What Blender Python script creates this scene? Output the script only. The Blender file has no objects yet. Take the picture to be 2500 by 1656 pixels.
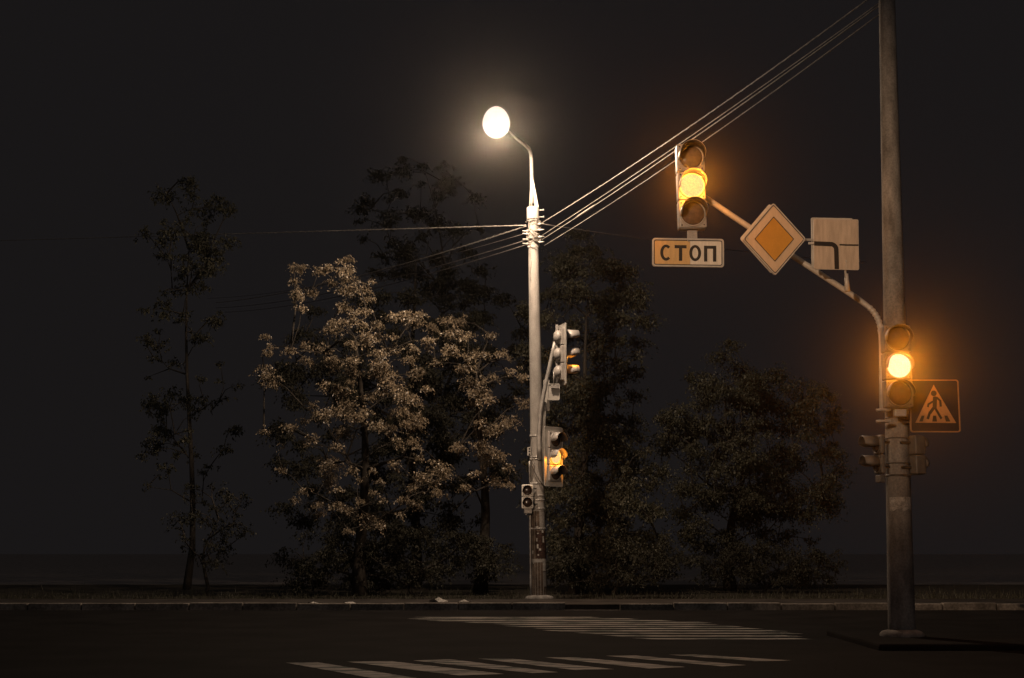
import bpy, bmesh, math, random
import numpy as np
from mathutils import Vector, Matrix

# ------------------------------------------------------------------ camera, world, sun, exposure
S = bpy.context.scene
F = 3472.0            # focal length in pixels of the 2500 px wide photograph (50 mm on 36 mm)
PITCH = math.radians(8.24)
CAM_Z = 1.2
cd = bpy.data.cameras.new("camera")
cd.lens = 50.0; cd.sensor_width = 36.0; cd.clip_start = 0.05; cd.clip_end = 2000
cam = bpy.data.objects.new("camera", cd)
S.collection.objects.link(cam)
cam.location = (0, 0, CAM_Z)
cam.rotation_euler = (math.radians(90) + PITCH, 0, 0)
S.camera = cam

W = bpy.data.worlds.new("World"); S.world = W; W.use_nodes = True
bg = W.node_tree.nodes["Background"]
bg.inputs[0].default_value = (0.0090, 0.0080, 0.0083, 1)      # even, starless city night sky
bg.inputs[1].default_value = 1.0

sd = bpy.data.lights.new("sun", 'SUN'); sd.energy = 0.12; sd.angle = math.radians(70)
sd.color = (1.0, 0.93, 0.9)
sun = bpy.data.objects.new("sun", sd); S.collection.objects.link(sun)
sun.rotation_euler = (math.radians(42), 0, math.radians(-8))   # faint, very soft fill added behind the camera to lift unlit surfaces

S.view_settings.view_transform = 'Standard'; S.view_settings.look = 'None'
S.view_settings.exposure = 0.0; S.view_settings.gamma = 1.0
S.render.engine = 'CYCLES'
S.cycles.max_bounces = 6; S.cycles.volume_bounces = 1
S.cycles.use_denoising = True

C = S.collection
R = math.radians
rng = random.Random(11)
K = 2500 / 2367.0


def at(x, y, Y):
    """point on the vertical plane at distance Y whose picture position is x, y (2367 px wide view)"""
    u, v = (x * K - 1250) / F, (828 - y * K) / F
    d = Vector((u, math.cos(PITCH) - v * math.sin(PITCH), math.sin(PITCH) + v * math.cos(PITCH)))
    return Vector((0, 0, CAM_Z)) + d * (Y / d.y)


def on_ground(x, y, z=0.0):
    u, v = (x * K - 1250) / F, (828 - y * K) / F
    d = Vector((u, math.cos(PITCH) - v * math.sin(PITCH), math.sin(PITCH) + v * math.cos(PITCH)))
    return Vector((0, 0, CAM_Z)) + d * ((z - CAM_Z) / d.z)


# ------------------------------------------------------------------ materials
def mat(name, base, rough=0.6, spec=0.4, metal=0.0, var=0.0, scale=8.0, dark=None, bump=0.0, detail=6.0, stretch=None, var2=0.0, scale2=60.0):
    m = bpy.data.materials.new(name); m.use_nodes = True
    nt = m.node_tree; b = nt.nodes["Principled BSDF"]
    b.inputs["Roughness"].default_value = rough
    b.inputs["Metallic"].default_value = metal
    b.inputs["Specular IOR Level"].default_value = spec
    b.inputs["Base Color"].default_value = (*base, 1)
    if var > 0:
        tc = nt.nodes.new("ShaderNodeTexCoord"); mp = nt.nodes.new("ShaderNodeMapping")
        if stretch: mp.inputs["Scale"].default_value = stretch
        nz = nt.nodes.new("ShaderNodeTexNoise"); nz.inputs["Scale"].default_value = scale; nz.inputs["Detail"].default_value = detail
        cr = nt.nodes.new("ShaderNodeValToRGB")
        lo = dark if dark else tuple(c * (1 - var) for c in base)
        cr.color_ramp.elements[0].position = 0.33; cr.color_ramp.elements[0].color = (*lo, 1)
        cr.color_ramp.elements[1].position = 0.66; cr.color_ramp.elements[1].color = (*base, 1)
        nt.links.new(tc.outputs["Object"], mp.inputs[0]); nt.links.new(mp.outputs[0], nz.inputs["Vector"])
        nt.links.new(nz.outputs["Fac"], cr.inputs[0])
        out = cr.outputs[0]
        if var2 > 0:
            n2 = nt.nodes.new("ShaderNodeTexNoise"); n2.inputs["Scale"].default_value = scale2; n2.inputs["Detail"].default_value = 3
            nt.links.new(tc.outputs["Object"], n2.inputs["Vector"])
            mr = nt.nodes.new("ShaderNodeMapRange"); mr.inputs[1].default_value = 0.35; mr.inputs[2].default_value = 0.65
            mr.inputs[3].default_value = 1 - var2; mr.inputs[4].default_value = 1
            nt.links.new(n2.outputs["Fac"], mr.inputs[0])
            mx = nt.nodes.new("ShaderNodeMix"); mx.data_type = 'RGBA'; mx.blend_type = 'MULTIPLY'; mx.inputs[0].default_value = 1
            nt.links.new(out, mx.inputs[6]); nt.links.new(mr.outputs[0], mx.inputs[7]); out = mx.outputs[2]
        nt.links.new(out, b.inputs["Base Color"])
        if bump > 0:
            bp = nt.nodes.new("ShaderNodeBump"); bp.inputs["Strength"].default_value = bump; bp.inputs["Distance"].default_value = 0.01
            nt.links.new(nz.outputs["Fac"], bp.inputs["Height"]); nt.links.new(bp.outputs[0], b.inputs["Normal"])
    return m


def glow(name, col, strength, cells=0.0):
    m = bpy.data.materials.new(name); m.use_nodes = True
    nt = m.node_tree; nt.nodes.clear()
    o = nt.nodes.new("ShaderNodeOutputMaterial"); e = nt.nodes.new("ShaderNodeEmission")
    e.inputs[0].default_value = (*col, 1); e.inputs[1].default_value = strength
    if cells:
        tc = nt.nodes.new("ShaderNodeTexCoord"); v = nt.nodes.new("ShaderNodeTexVoronoi"); v.inputs["Scale"].default_value = cells
        mr = nt.nodes.new("ShaderNodeMapRange"); mr.inputs[1].default_value = 0.2; mr.inputs[2].default_value = 0.75
        mr.inputs[3].default_value = strength * 1.08; mr.inputs[4].default_value = strength * 0.8
        nt.links.new(tc.outputs["Object"], v.inputs["Vector"]); nt.links.new(v.outputs["Distance"], mr.inputs[0])
        nt.links.new(mr.outputs[0], e.inputs[1])
    nt.links.new(e.outputs[0], o.inputs[0])
    return m


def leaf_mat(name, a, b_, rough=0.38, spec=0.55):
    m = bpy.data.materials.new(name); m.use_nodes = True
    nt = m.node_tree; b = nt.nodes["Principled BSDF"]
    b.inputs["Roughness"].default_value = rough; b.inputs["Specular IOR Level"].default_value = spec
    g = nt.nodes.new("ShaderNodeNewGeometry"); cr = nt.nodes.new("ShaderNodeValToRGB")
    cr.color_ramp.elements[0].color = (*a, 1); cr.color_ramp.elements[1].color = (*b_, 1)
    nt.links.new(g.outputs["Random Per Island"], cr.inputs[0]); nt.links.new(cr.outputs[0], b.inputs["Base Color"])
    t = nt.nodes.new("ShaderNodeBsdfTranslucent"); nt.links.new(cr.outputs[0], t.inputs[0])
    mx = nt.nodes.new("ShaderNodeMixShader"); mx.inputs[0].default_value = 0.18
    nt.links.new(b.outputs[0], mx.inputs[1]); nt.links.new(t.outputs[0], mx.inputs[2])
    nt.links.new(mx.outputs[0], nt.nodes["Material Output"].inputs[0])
    return m


M = {
    'concrete': mat('pole concrete', (0.40, 0.375, 0.35), 0.9, 0.2, var=0.32, scale=5, bump=0.25, stretch=(1, 1, 0.45), var2=0.2, scale2=45),
    'rough_concrete': mat('old concrete', (0.30, 0.28, 0.26), 0.92, 0.2, var=0.55, scale=7, bump=0.3, stretch=(1, 1, 0.3), var2=0.3, scale2=40),
    'steel': mat('galvanised steel', (0.42, 0.40, 0.38), 0.5, 0.5, 0.3, var=0.3, scale=14, bump=0.1),
    'dark_steel': mat('dark strap steel', (0.05, 0.045, 0.04), 0.5, 0.5, 0.3, var=0.3, scale=30),
    'white_paint': mat('white enamel', (0.50, 0.475, 0.44), 0.45, 0.5, var=0.25, scale=9, var2=0.1, scale2=50),
    'white_bright': mat('bright white plastic', (0.8, 0.76, 0.70), 0.4, 0.5, var=0.15, scale=9, var2=0.1, scale2=50),  # camera-side light on the small signal's face put into a paler white
    'housing': mat('signal housing', (0.40, 0.37, 0.345), 0.42, 0.5, var=0.22, scale=11, bump=0.05, var2=0.15, scale2=70),
    'housing_dark': mat('dull signal housing', (0.13, 0.12, 0.11), 0.5, 0.4, var=0.3, scale=14),
    'visor_in': mat('visor black', (0.035, 0.03, 0.03), 0.6, 0.3, var=0.2, scale=20),
    'lens_dark': mat('unlit lens', (0.055, 0.035, 0.028), 0.22, 0.6, var=0.4, scale=18),
    'lens_smoke': mat('unlit brown lens', (0.16, 0.10, 0.07), 0.16, 0.6, var=0.4, scale=16),  # amber light on the unlit lenses put into the brown colour
    'film_white': mat('white sign film', (0.72, 0.66, 0.58), 0.45, 0.4, var=0.14, scale=6, stretch=(5, 1, 1.2), var2=0.06),
    'film_aged': mat('aged sign film', (0.66, 0.42, 0.18), 0.45, 0.4, var=0.16, scale=6, stretch=(5, 1, 1), var2=0.06),
    'film_cream': mat('cream sign film', (0.56, 0.42, 0.29), 0.45, 0.4, var=0.12, scale=5, stretch=(3, 1, 1), var2=0.05),
    'film_yellow': mat('amber sign film', (0.52, 0.255, 0.035), 0.45, 0.4, var=0.12, scale=7, var2=0.06),
    'film_plate': mat('plate sign film', (0.52, 0.42, 0.33), 0.45, 0.4, var=0.28, scale=4, stretch=(5, 1, 0.8), var2=0.06),
    'film_black': mat('black sign film', (0.02, 0.018, 0.017), 0.4, 0.4, var=0.3, scale=20),
    'film_blue': mat('dark blue sign film', (0.012, 0.014, 0.03), 0.55, 0.25, var=0.3, scale=9),
    'film_orange': mat('grubby sign film', (0.36, 0.22, 0.12), 0.55, 0.3, var=0.25, scale=9, var2=0.1),  # dull orange-brown base for the crossing sign's border and triangle
    'wire': mat('cable sheath', (0.42, 0.38, 0.34), 0.45, 0.5, var=0.45, scale=6, var2=0.4, scale2=25),
    'wire_dark': mat('dark cable sheath', (0.16, 0.14, 0.13), 0.5, 0.4, var=0.4, scale=8),
    'paper': mat('pasted paper', (0.55, 0.52, 0.48), 0.85, 0.1, var=0.5, scale=14, var2=0.4),
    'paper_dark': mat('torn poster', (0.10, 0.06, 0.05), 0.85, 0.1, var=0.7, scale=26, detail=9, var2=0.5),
    'rust': mat('rusty steel', (0.22, 0.11, 0.06), 0.85, 0.2, var=0.5, scale=22),
    'bark': mat('bark', (0.055, 0.047, 0.04), 0.9, 0.2, var=0.5, scale=12, bump=0.5, stretch=(1, 1, 0.3)),
    'leaf': leaf_mat('leaf', (0.09, 0.072, 0.05), (0.38, 0.30, 0.205)),  # paler copy: lamplight on the two front trees put into the colour
    'leaf_green': leaf_mat('dull green leaf', (0.03, 0.031, 0.02), (0.085, 0.08, 0.055), 0.55, 0.3),  # darker copy: weak light on the outer trees put into the colour
    'leaf_dark': leaf_mat('dark leaf', (0.022, 0.022, 0.015), (0.05, 0.047, 0.034), 0.6, 0.25),  # darkest copy: shade behind and below the front trees put into the colour
    'asphalt': mat('asphalt', (0.017, 0.0158, 0.0155), 0.95, 0.06, var=0.45, scale=1.1, bump=0.15, var2=0.4, scale2=70),
    'pavement': mat('pavement', (0.062, 0.053, 0.047), 0.9, 0.2, var=0.6, scale=2.2, var2=0.4, scale2=30),
    'kerb': mat('kerb stone', (0.27, 0.24, 0.21), 0.9, 0.2, var=0.6, scale=3, var2=0.4, scale2=24),
    'soil': mat('soil and grass', (0.27, 0.24, 0.225), 0.95, 0.1, var=0.4, scale=2.4, bump=0.4, var2=0.3, scale2=20),
    'verge': mat('dark verge', (0.07, 0.062, 0.05), 0.95, 0.1, var=0.5, scale=2.4, bump=0.5, var2=0.4, scale2=20),
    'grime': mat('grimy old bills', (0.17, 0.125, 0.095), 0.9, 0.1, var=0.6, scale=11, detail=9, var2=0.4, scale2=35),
    'bowl': glow('lamp glass', (0.90, 0.73, 0.64), 1.08),
    'amber': glow('lit amber lens', (1.0, 0.62, 0.24), 1.12, cells=55),
    'amber_hot': glow('bright amber lens', (1.0, 0.76, 0.52), 1.15, cells=55),
}


def marking_mat():
    m = mat('worn road paint', (0.36, 0.33, 0.30), 0.8, 0.2)
    nt = m.node_tree; b = nt.nodes["Principled BSDF"]
    tc = nt.nodes.new("ShaderNodeTexCoord")
    mp = nt.nodes.new("ShaderNodeMapping"); mp.inputs["Rotation"].default_value = (0, 0, R(20)); mp.inputs["Scale"].default_value = (0.6, 2.5, 1)
    a = nt.nodes.new("ShaderNodeTexNoise"); a.inputs["Scale"].default_value = 2.6; a.inputs["Detail"].default_value = 9; a.inputs["Roughness"].default_value = 0.7
    cr = nt.nodes.new("ShaderNodeValToRGB")
    cr.color_ramp.elements[0].position = 0.42; cr.color_ramp.elements[0].color = (0.03, 0.046, 0.042, 1)
    cr.color_ramp.elements[1].position = 0.55; cr.color_ramp.elements[1].color = (0.38, 0.345, 0.31, 1)
    nt.links.new(tc.outputs["Object"], mp.inputs[0]); nt.links.new(mp.outputs[0], a.inputs["Vector"])
    nt.links.new(a.outputs["Fac"], cr.inputs[0]); nt.links.new(cr.outputs[0], b.inputs["Base Color"])
    return m


M['marking'] = marking_mat()


# ------------------------------------------------------------------ mesh helpers
class MB:
    def __init__(self):
        self.bm = bmesh.new(); self.slot = 0

    def _fin(self, faces):
        for f in faces: f.material_index = self.slot

    def box(self, c, size, bevel=0.0, rot=None, seg=2):
        n = bmesh.ops.create_cube(self.bm, size=1.0)['verts']
        bmesh.ops.scale(self.bm, vec=size, verts=n)
        if bevel > 0:
            e = list({e for v in n for e in v.link_edges})
            r = bmesh.ops.bevel(self.bm, geom=e, offset=bevel, segments=seg, affect='EDGES', profile=0.5)
            n = list({v for f in r['faces'] for v in f.verts} | {v for v in n if v.is_valid})
            # include every vertex of this island
            todo, seen = list(n), set(n)
            while todo:
                v = todo.pop()
                for ed in v.link_edges:
                    w = ed.other_vert(v)
                    if w not in seen: seen.add(w); todo.append(w)
            n = list(seen)
        if rot is not None: bmesh.ops.rotate(self.bm, cent=(0, 0, 0), matrix=rot, verts=n)
        bmesh.ops.translate(self.bm, vec=c, verts=n)
        self._fin({f for v in n for f in v.link_faces})
        return self

    def tube(self, pts, rad, n=12, caps=True):
        pts = [Vector(p) for p in pts]
        if not hasattr(rad, '__len__'): rad = [rad] * len(pts)
        up = None; rings = []
        for i, p in enumerate(pts):
            t = (pts[min(i + 1, len(pts) - 1)] - pts[max(i - 1, 0)]).normalized()
            if up is None:
                up = t.orthogonal().normalized()
            else:
                up = (up - t * up.dot(t))
                up = up.normalized() if up.length > 1e-6 else t.orthogonal().normalized()
            s = t.cross(up)
            rings.append([self.bm.verts.new(p + (up * math.cos(2 * math.pi * k / n) + s * math.sin(2 * math.pi * k / n)) * rad[i]) for k in range(n)])
        fs = []
        for a, b in zip(rings, rings[1:]):
            for k in range(n):
                f = self.bm.faces.new((a[k], a[(k + 1) % n], b[(k + 1) % n], b[k])); f.smooth = True; fs.append(f)
        if caps:
            fs.append(self.bm.faces.new(rings[0][::-1])); fs.append(self.bm.faces.new(rings[-1]))
        self._fin(fs)
        return self

    def lathe(self, prof, axis='Z', n=24, c=(0, 0, 0), scale=(1, 1, 1), close=True):
        """prof: list of (radius, height)"""
        rings = []; c = Vector(c)
        for r, h in prof:
            row = []
            for k in range(n):
                a = 2 * math.pi * k / n
                x, y = r * math.cos(a), r * math.sin(a)
                v = {'Z': (x, y, h), 'Y': (x, h, y), 'X': (h, x, y)}[axis]
                row.append(self.bm.verts.new(c + Vector((v[0] * scale[0], v[1] * scale[1], v[2] * scale[2]))))
            rings.append(row)
        fs = []
        for a, b in zip(rings, rings[1:]):
            for k in range(n):
                f = self.bm.faces.new((a[k], a[(k + 1) % n], b[(k + 1) % n], b[k])); f.smooth = True; fs.append(f)
        if close:
            fs.append(self.bm.faces.new(rings[0][::-1])); fs.append(self.bm.faces.new(rings[-1]))
        self._fin(fs)
        return self

    def prism(self, poly, y0, y1):
        """2D outline (x, z) extruded from y0 to y1"""
        a = [self.bm.verts.new((x, y0, z)) for x, z in poly]; b = [self.bm.verts.new((x, y1, z)) for x, z in poly]
        n = len(poly); fs = [self.bm.faces.new(a), self.bm.faces.new(b[::-1])]
        for k in range(n): fs.append(self.bm.faces.new((a[k], b[k], b[(k + 1) % n], a[(k + 1) % n])))
        self._fin(fs)
        return self

    def ring(self, out, inn, y0, y1):
        n = len(out)
        L = [[self.bm.verts.new((x, y, z)) for x, z in p] for y in (y0, y1) for p in (out, inn)]
        o0, i0, o1, i1 = L; fs = []
        for k in range(n):
            j = (k + 1) % n
            for q in ((o0[k], i0[k], i0[j], o0[j]), (o1[k], o1[j], i1[j], i1[k]), (o0[k], o0[j], o1[j], o1[k]), (i0[k], i1[k], i1[j], i0[j])):
                fs.append(self.bm.faces.new(q))
        self._fin(fs)
        return self

    def sheet(self, pts):
        self._fin([self.bm.faces.new([self.bm.verts.new(p) for p in pts])])
        return self

    def build(self, name, mats, parent=None, label=None):
        bmesh.ops.recalc_face_normals(self.bm, faces=self.bm.faces)
        me = bpy.data.meshes.new(name); self.bm.to_mesh(me); self.bm.free()
        for m in (mats if isinstance(mats, (list, tuple)) else [mats]): me.materials.append(m)
        o = bpy.data.objects.new(name, me); C.objects.link(o)
        if parent is not None: o.parent = parent
        if label: o['label'] = label
        return o


def tag(o, label, cat, group=None):
    o['label'] = label; o['category'] = cat
    if group: o['group'] = group
    return o


def thing(name, loc, label, cat, group=None, rz=0.0, ry=0.0):
    o = bpy.data.objects.new(name, None); C.objects.link(o)
    o.location = loc; o.rotation_euler = (0, ry, rz); o.empty_display_size = 0.2
    return tag(o, label, cat, group)


def structure(o, kind='structure'):
    o['kind'] = kind
    return o


def rrect(w, h, r, seg=5, cx=0.0, cz=0.0):
    out = []
    for sx, sz, a0 in ((1, 1, 0), (-1, 1, 90), (-1, -1, 180), (1, -1, 270)):
        for k in range(seg + 1):
            a = R(a0 + 90 * k / seg)
            out.append((cx + sx * (w / 2 - r) + r * math.cos(a), cz + sz * (h / 2 - r) + r * math.sin(a)))
    return out


def rdiamond(hw, hh, r, seg=5):
    """diamond with rounded corners, half-width hw, half-height hh"""
    out = []
    side = rrect(math.sqrt(2), math.sqrt(2), r, seg)
    for x, z in side:
        u, v = (x - z) / math.sqrt(2), (x + z) / math.sqrt(2)
        out.append((u * hw, v * hh))
    return out


def arcband(cx, cz, rx, rz, w, a0, a1, n=18, wz=None):
    wz = w if wz is None else wz
    o = [(cx + rx * math.cos(R(a0 + (a1 - a0) * k / n)), cz + rz * math.sin(R(a0 + (a1 - a0) * k / n))) for k in range(n + 1)]
    i = [(cx + (rx - w) * math.cos(R(a0 + (a1 - a0) * k / n)), cz + (rz - wz) * math.sin(R(a0 + (a1 - a0) * k / n))) for k in range(n + 1)]
    return o, i


def strip(mb, o, i, y0, y1):
    for k in range(len(o) - 1):
        mb.prism([o[k], o[k + 1], i[k + 1], i[k]], y0, y1)


def thickline(p, q, w):
    p, q = Vector(p), Vector(q); d = (q - p).normalized(); n = Vector((-d.y, d.x)) * (w / 2)
    return [tuple(p + n), tuple(q + n), tuple(q - n), tuple(p - n)]


# ------------------------------------------------------------------ ground, road, kerb, markings
kerbY = on_ground(1000, 1411).y
GX = 180.0
g = MB(); g.sheet([(-GX, -20, 0), (GX, -20, 0), (GX, 190, 0), (-GX, 190, 0)])
structure(g.build('ground', M['soil']))
vg = MB(); vg.sheet([(-60, kerbY + 2.9, 0.006), (60, kerbY + 2.9, 0.006), (60, 44, 0.006), (-60, 44, 0.006)])
structure(vg.build('verge', M['verge']))
r_ = MB(); r_.sheet([(-GX, -19, 0.004), (GX, -19, 0.004), (GX, kerbY - 0.02, 0.004), (-GX, kerbY - 0.02, 0.004)])
structure(r_.build('road', M['asphalt']))
kb = MB()
x = -24.0
while x < 24:
    L = 1.0
    if not (0.95 < x < 1.25):
        dz = rng.uniform(-.012, .008)
        kb.box((x + L / 2, kerbY + 0.08 + rng.uniform(-.008, .008), 0.05 + dz), (L - 0.02, 0.16, 0.16), bevel=0.014)
    x += L
structure(kb.build('kerb', M['kerb']))
pv = MB(); pv.box((0, kerbY + 1.55, 0.04), (2 * GX, 2.78, 0.12))
structure(pv.build('pavement', M['pavement']))

isl = MB(); isl.box((15.2, 18.0, 0.01), (22.0, 2.8, 0.14), bevel=0.03)
structure(isl.build('pavement_corner', M['asphalt']))

# far crossing: stripes run along the road, stacked towards the kerb
mk = MB()
far_rows = [  # left x, right x, picture height (upper edge), thickness in picture
    (955, 1330, 1427.6, 1.5), (940, 1420, 1431.2, 1.6), (985, 1500, 1435.0, 1.8), (1060, 1570, 1439.0, 2.0), (1140, 1590, 1443.4, 2.1),
    (1160, 1640, 1448.2, 2.2), (1228, 1690, 1453.2, 2.3), (1252, 1740, 1458.4, 2.5), (1325, 1760, 1464.2, 2.6), (1390, 1770, 1470.2, 2.7), (1460, 1790, 1476.6, 2.8)]
Yk = kerbY - 0.75
row = 0
yy = 1425.8
for (x0, x1, yp, th) in far_rows:
    if th == 0: th = 3.6
    a = on_ground(x0, yp); b_ = on_ground(x1, yp + th * 0.9); Y0 = a.y; Y1 = on_ground(x0, yp + th).y
    off = rng.uniform(-.08, .08)
    # one long painted bar, its ends cut on the slant of the crossing
    mk.sheet([(a.x, Y0, 0.008), (a.x + 0.28, Y1, 0.008), (b_.x + 0.5 + off, Y1, 0.008), (b_.x + 0.3 + off, Y0, 0.008)])
structure(mk.build('zebra_crossing_marking', M['marking']))
near = [((660, 1532), (735, 1531), (990, 1572), (890, 1573)), ((800, 1529.5), (905, 1528.5), (1165, 1558), (1060, 1561.5)),
        ((955, 1527), (1040, 1524), (1290, 1554), (1230, 1556)), ((1105, 1522.5), (1185, 1523), (1420, 1547), (1330, 1549)),
        ((1258, 1519.5), (1330, 1519.5), (1585, 1542), (1500, 1545.5)), ((1400, 1516), (1470, 1515.5), (1725, 1537.5), (1670, 1540.5)),
        ((1545, 1513.5), (1610, 1513), (1830, 1527), (1745, 1528.5))]
mk2 = MB()
for q in near:
    mk2.sheet([on_ground(px, py, 0.008) for px, py in q])
structure(mk2.build('crossing_marking', M['marking']))

gg = np.random.default_rng(77); n = 9000
bx = gg.uniform(-14, 14, n); by = kerbY + 2.9 + gg.gamma(1.3, 1.6, n); hh_ = gg.uniform(0.04, 0.16, n); an = gg.uniform(0, math.pi, n)
ln_ = gg.normal(0, 0.04, (n, 2)); bl = np.zeros((n, 4, 3))
for kk, (sx, top) in enumerate(((-1, 0), (1, 0), (0.25, 1), (-0.25, 1))):
    bl[:, kk, 0] = bx + sx * 0.008 * np.cos(an) + top * ln_[:, 0]; bl[:, kk, 1] = by + sx * 0.008 * np.sin(an) + top * ln_[:, 1]; bl[:, kk, 2] = 0.004 + top * hh_
GRASS = bl.reshape(-1, 3)

# ------------------------------------------------------------------ trees
def leaves(cl, per, size, seed, droop=0.55):
    """cl: (centre, rx, ry, rz); every clump is a bunch of drooping twigs, every twig carries its leaves; one quad per leaf"""
    g = np.random.default_rng(seed); P = []; A = []
    for (c, rx, ry, rz) in cl:
        n = max(10, int(per * (rx * ry * rz) ** (2 / 3) / 0.0045 * g.uniform(0.55, 1.25)))
        k = max(3, n // 9); n = k * 9
        d = g.normal(size=(k, 3)); d[:, 2] = d[:, 2] * 0.45 + 0.05; d /= np.linalg.norm(d, axis=1)[:, None]
        o = g.normal(size=(k, 3)) * np.array([rx, ry, rz]) * np.array([0.45, 0.5, 0.42])
        ln = g.uniform(0.35, 0.95, k)[:, None] * rx
        t = (np.arange(9) / 8.0)[None, :, None]
        p = o[:, None, :] + d[:, None, :] * ln[:, None, :] * t
        p[:, :, 2] -= (0.55 * ln * (t[0, :, 0] ** 2)[None, :])
        p += g.normal(size=p.shape) * size * 0.36
        P.append(p.reshape(-1, 3) + np.array(c)); A.append(np.repeat(d, 9, axis=0))
    P = np.concatenate(P); D = np.concatenate(A); n = len(P)
    ax = 0.6 * D + g.normal(size=(n, 3)) * 0.5; ax[:, 2] -= droop * 1.7
    ax /= np.linalg.norm(ax, axis=1)[:, None]
    nr = g.normal(size=(n, 3)) * 0.8 + np.array([0, -0.35, 0.45])
    side = np.cross(ax, nr); side /= np.linalg.norm(side, axis=1)[:, None] + 1e-9
    nn = np.cross(side, ax)
    L = size * g.uniform(0.6, 1.4, n)[:, None]; Wd = L * g.uniform(0.2, 0.33, n)[:, None]
    v = np.empty((n, 4, 3))
    v[:, 0] = P; v[:, 1] = P + ax * L * 0.45 + side * Wd + nn * L * 0.07
    v[:, 2] = P + ax * L; v[:, 3] = P + ax * L * 0.45 - side * Wd + nn * L * 0.07
    return v.reshape(-1, 3)


def quad_mesh(name, v, m, parent):
    n = len(v) // 4
    me = bpy.data.meshes.new(name)
    me.vertices.add(len(v)); me.vertices.foreach_set("co", v.astype(np.float32).ravel())
    me.loops.add(4 * n); me.loops.foreach_set("vertex_index", np.arange(4 * n, dtype=np.int32))
    me.polygons.add(n); me.polygons.foreach_set("loop_start", np.arange(0, 4 * n, 4, dtype=np.int32))
    me.update(calc_edges=True); me.materials.append(m)
    o = bpy.data.objects.new(name, me); C.objects.link(o); o.parent = parent
    return o


def tree(name, base, clumps, label, per=22, size=0.058, seed=1, m='leaf', r0=0.16, cat='tree', trunk=True, droop=0.55):
    base = Vector(base)
    root = thing(name, base, label, cat)
    loc = [(Vector(c) - base, rx, ry, rz) for c, rx, ry, rz in clumps]
    quad_mesh('crown' if trunk else 'foliage', leaves(loc, per, size, seed, droop), M[m], root)
    g = random.Random(seed)
    cen = sum((c for c, *_ in loc), Vector()) / len(loc)
    zs = sorted(c.z for c, *_ in loc); top = zs[int(len(zs) * 0.85)]
    tb = MB()
    # trunk with a slight bend
    path = []
    tip = Vector((cen.x, cen.y + 0.2, max(top - 0.5, 0.6)))
    for k in range(9):
        t = k / 8
        path.append(Vector((tip.x * t ** 1.5 + 0.12 * math.sin(5 * t + seed), tip.y * t ** 1.5 + 0.1 * math.cos(4 * t), tip.z * t)) if k else Vector((0, 0, -0.1)))
    tb.tube(path, [r0 * (1 - 0.85 * k / 8) * (1.35 if k == 0 else 1) for k in range(9)], n=10)
    limb_pts = list(path[2:])
    order = list(range(len(loc))); g.shuffle(order)
    for idx, i in enumerate(order):
        c = loc[i][0]
        src = min(limb_pts, key=lambda p: (p - c).length + max(0, (p.z - c.z + 0.2)) * 1.6)
        dist = (c - src).length
        if dist < 0.12: continue
        mid = src.lerp(c, 0.5) + Vector((g.uniform(-.1, .1), g.uniform(-.1, .1), 0.10 * dist))
        rr = min(0.045, 0.010 + 0.014 * dist) * (1.2 if idx < 8 else 0.8)
        tb.tube([src, src.lerp(mid, 0.6), mid, c], [rr, rr * .8, rr * .6, 0.004], n=5, caps=False)
        limb_pts += [mid, c] if idx < len(order) * 0.6 else []
    tb.build('trunk' if trunk else 'stem', M['bark'], root)
    return root


# clumps of lit leaves of the two trees left of the lamp post (read off two enlargements of the photo)
c1 = """850,110,50 770,130,45 680,170,55 620,200,55 440,180,70 400,290,45 820,200,70 850,260,85 700,290,55 420,390,60 540,380,55 830,360,75 960,360,75 1040,280,38
450,430,45 460,515,50 820,500,75 900,540,65 1000,440,45 1000,540,45 800,630,75 730,620,45 880,610,45 960,650,60 1090,650,60 1200,570,55 1320,570,75 1440,560,45
1420,620,65 1540,670,65 1660,610,55 1760,620,65 1700,720,75 1820,740,65 1500,780,65 1510,840,45 1700,850,85 1380,840,55 1000,760,85 1090,740,55 880,800,55 1220,750,30
1210,850,65 1340,930,60 160,740,38 200,830,38 180,880,45 370,860,60 490,820,55 600,830,45 680,860,55 520,950,70 150,1010,55 200,1080,90 230,1140,50 720,930,55
730,1000,55 870,940,65 880,1030,65 1100,890,75 1110,960,75 1110,1030,85 1180,1080,75 1170,1130,85 1250,1160,55 1120,1210,55 860,1110,50 640,1150,55 760,1160,50
1020,1240,70 850,1310,75 1300,1230,90 1400,1270,65 560,1320,55 640,1380,85 800,1370,95 920,1400,75 1000,1360,55 480,1440,50 370,1500,50 150,1530,50 1290,1370,85
1400,1420,85 1380,1480,65 1080,1480,55 1180,1500,60 1850,1130,85 1920,1210,75 1870,1290,55 2010,1270,50 1900,890,65 1830,920,45 1560,960,45 1780,1000,55 1860,1000,55
2020,740,45 2100,880,50 1990,890,36 2040,1080,70 1960,1100,45 2200,1030,50 2290,1080,45 2180,930,28 1490,1180,40 1930,1450,45 2050,1500,60 2150,1480,50"""
c2 = """540,240,70 480,280,45 740,300,50 380,140,45 300,500,40 300,300,35 1120,120,55 1190,140,45 1380,100,80 1250,240,45 1370,260,55 1280,300,36 1410,310,36 1430,390,45
1220,440,45 1250,490,36 690,540,70 690,610,60 760,660,45 480,670,40 400,740,40 600,780,50 760,790,70 840,820,50 610,860,40 880,490,50 1050,500,40 1100,590,40 940,580,36
1050,690,36 940,750,40 1130,740,40 1010,880,60 1100,950,60 980,950,50 1280,870,40 1300,740,50 1400,780,60 1370,640,45 1580,680,60 1560,600,45 1800,640,50 1640,520,80
1600,450,60 1760,310,70 1900,520,50 1980,450,36 1950,300,70 2050,370,90 1990,360,70 2060,160,70 1930,120,45 2060,590,70 2180,620,45 2160,470,50 850,1000,40"""
treeA, treeB = [], []
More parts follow.
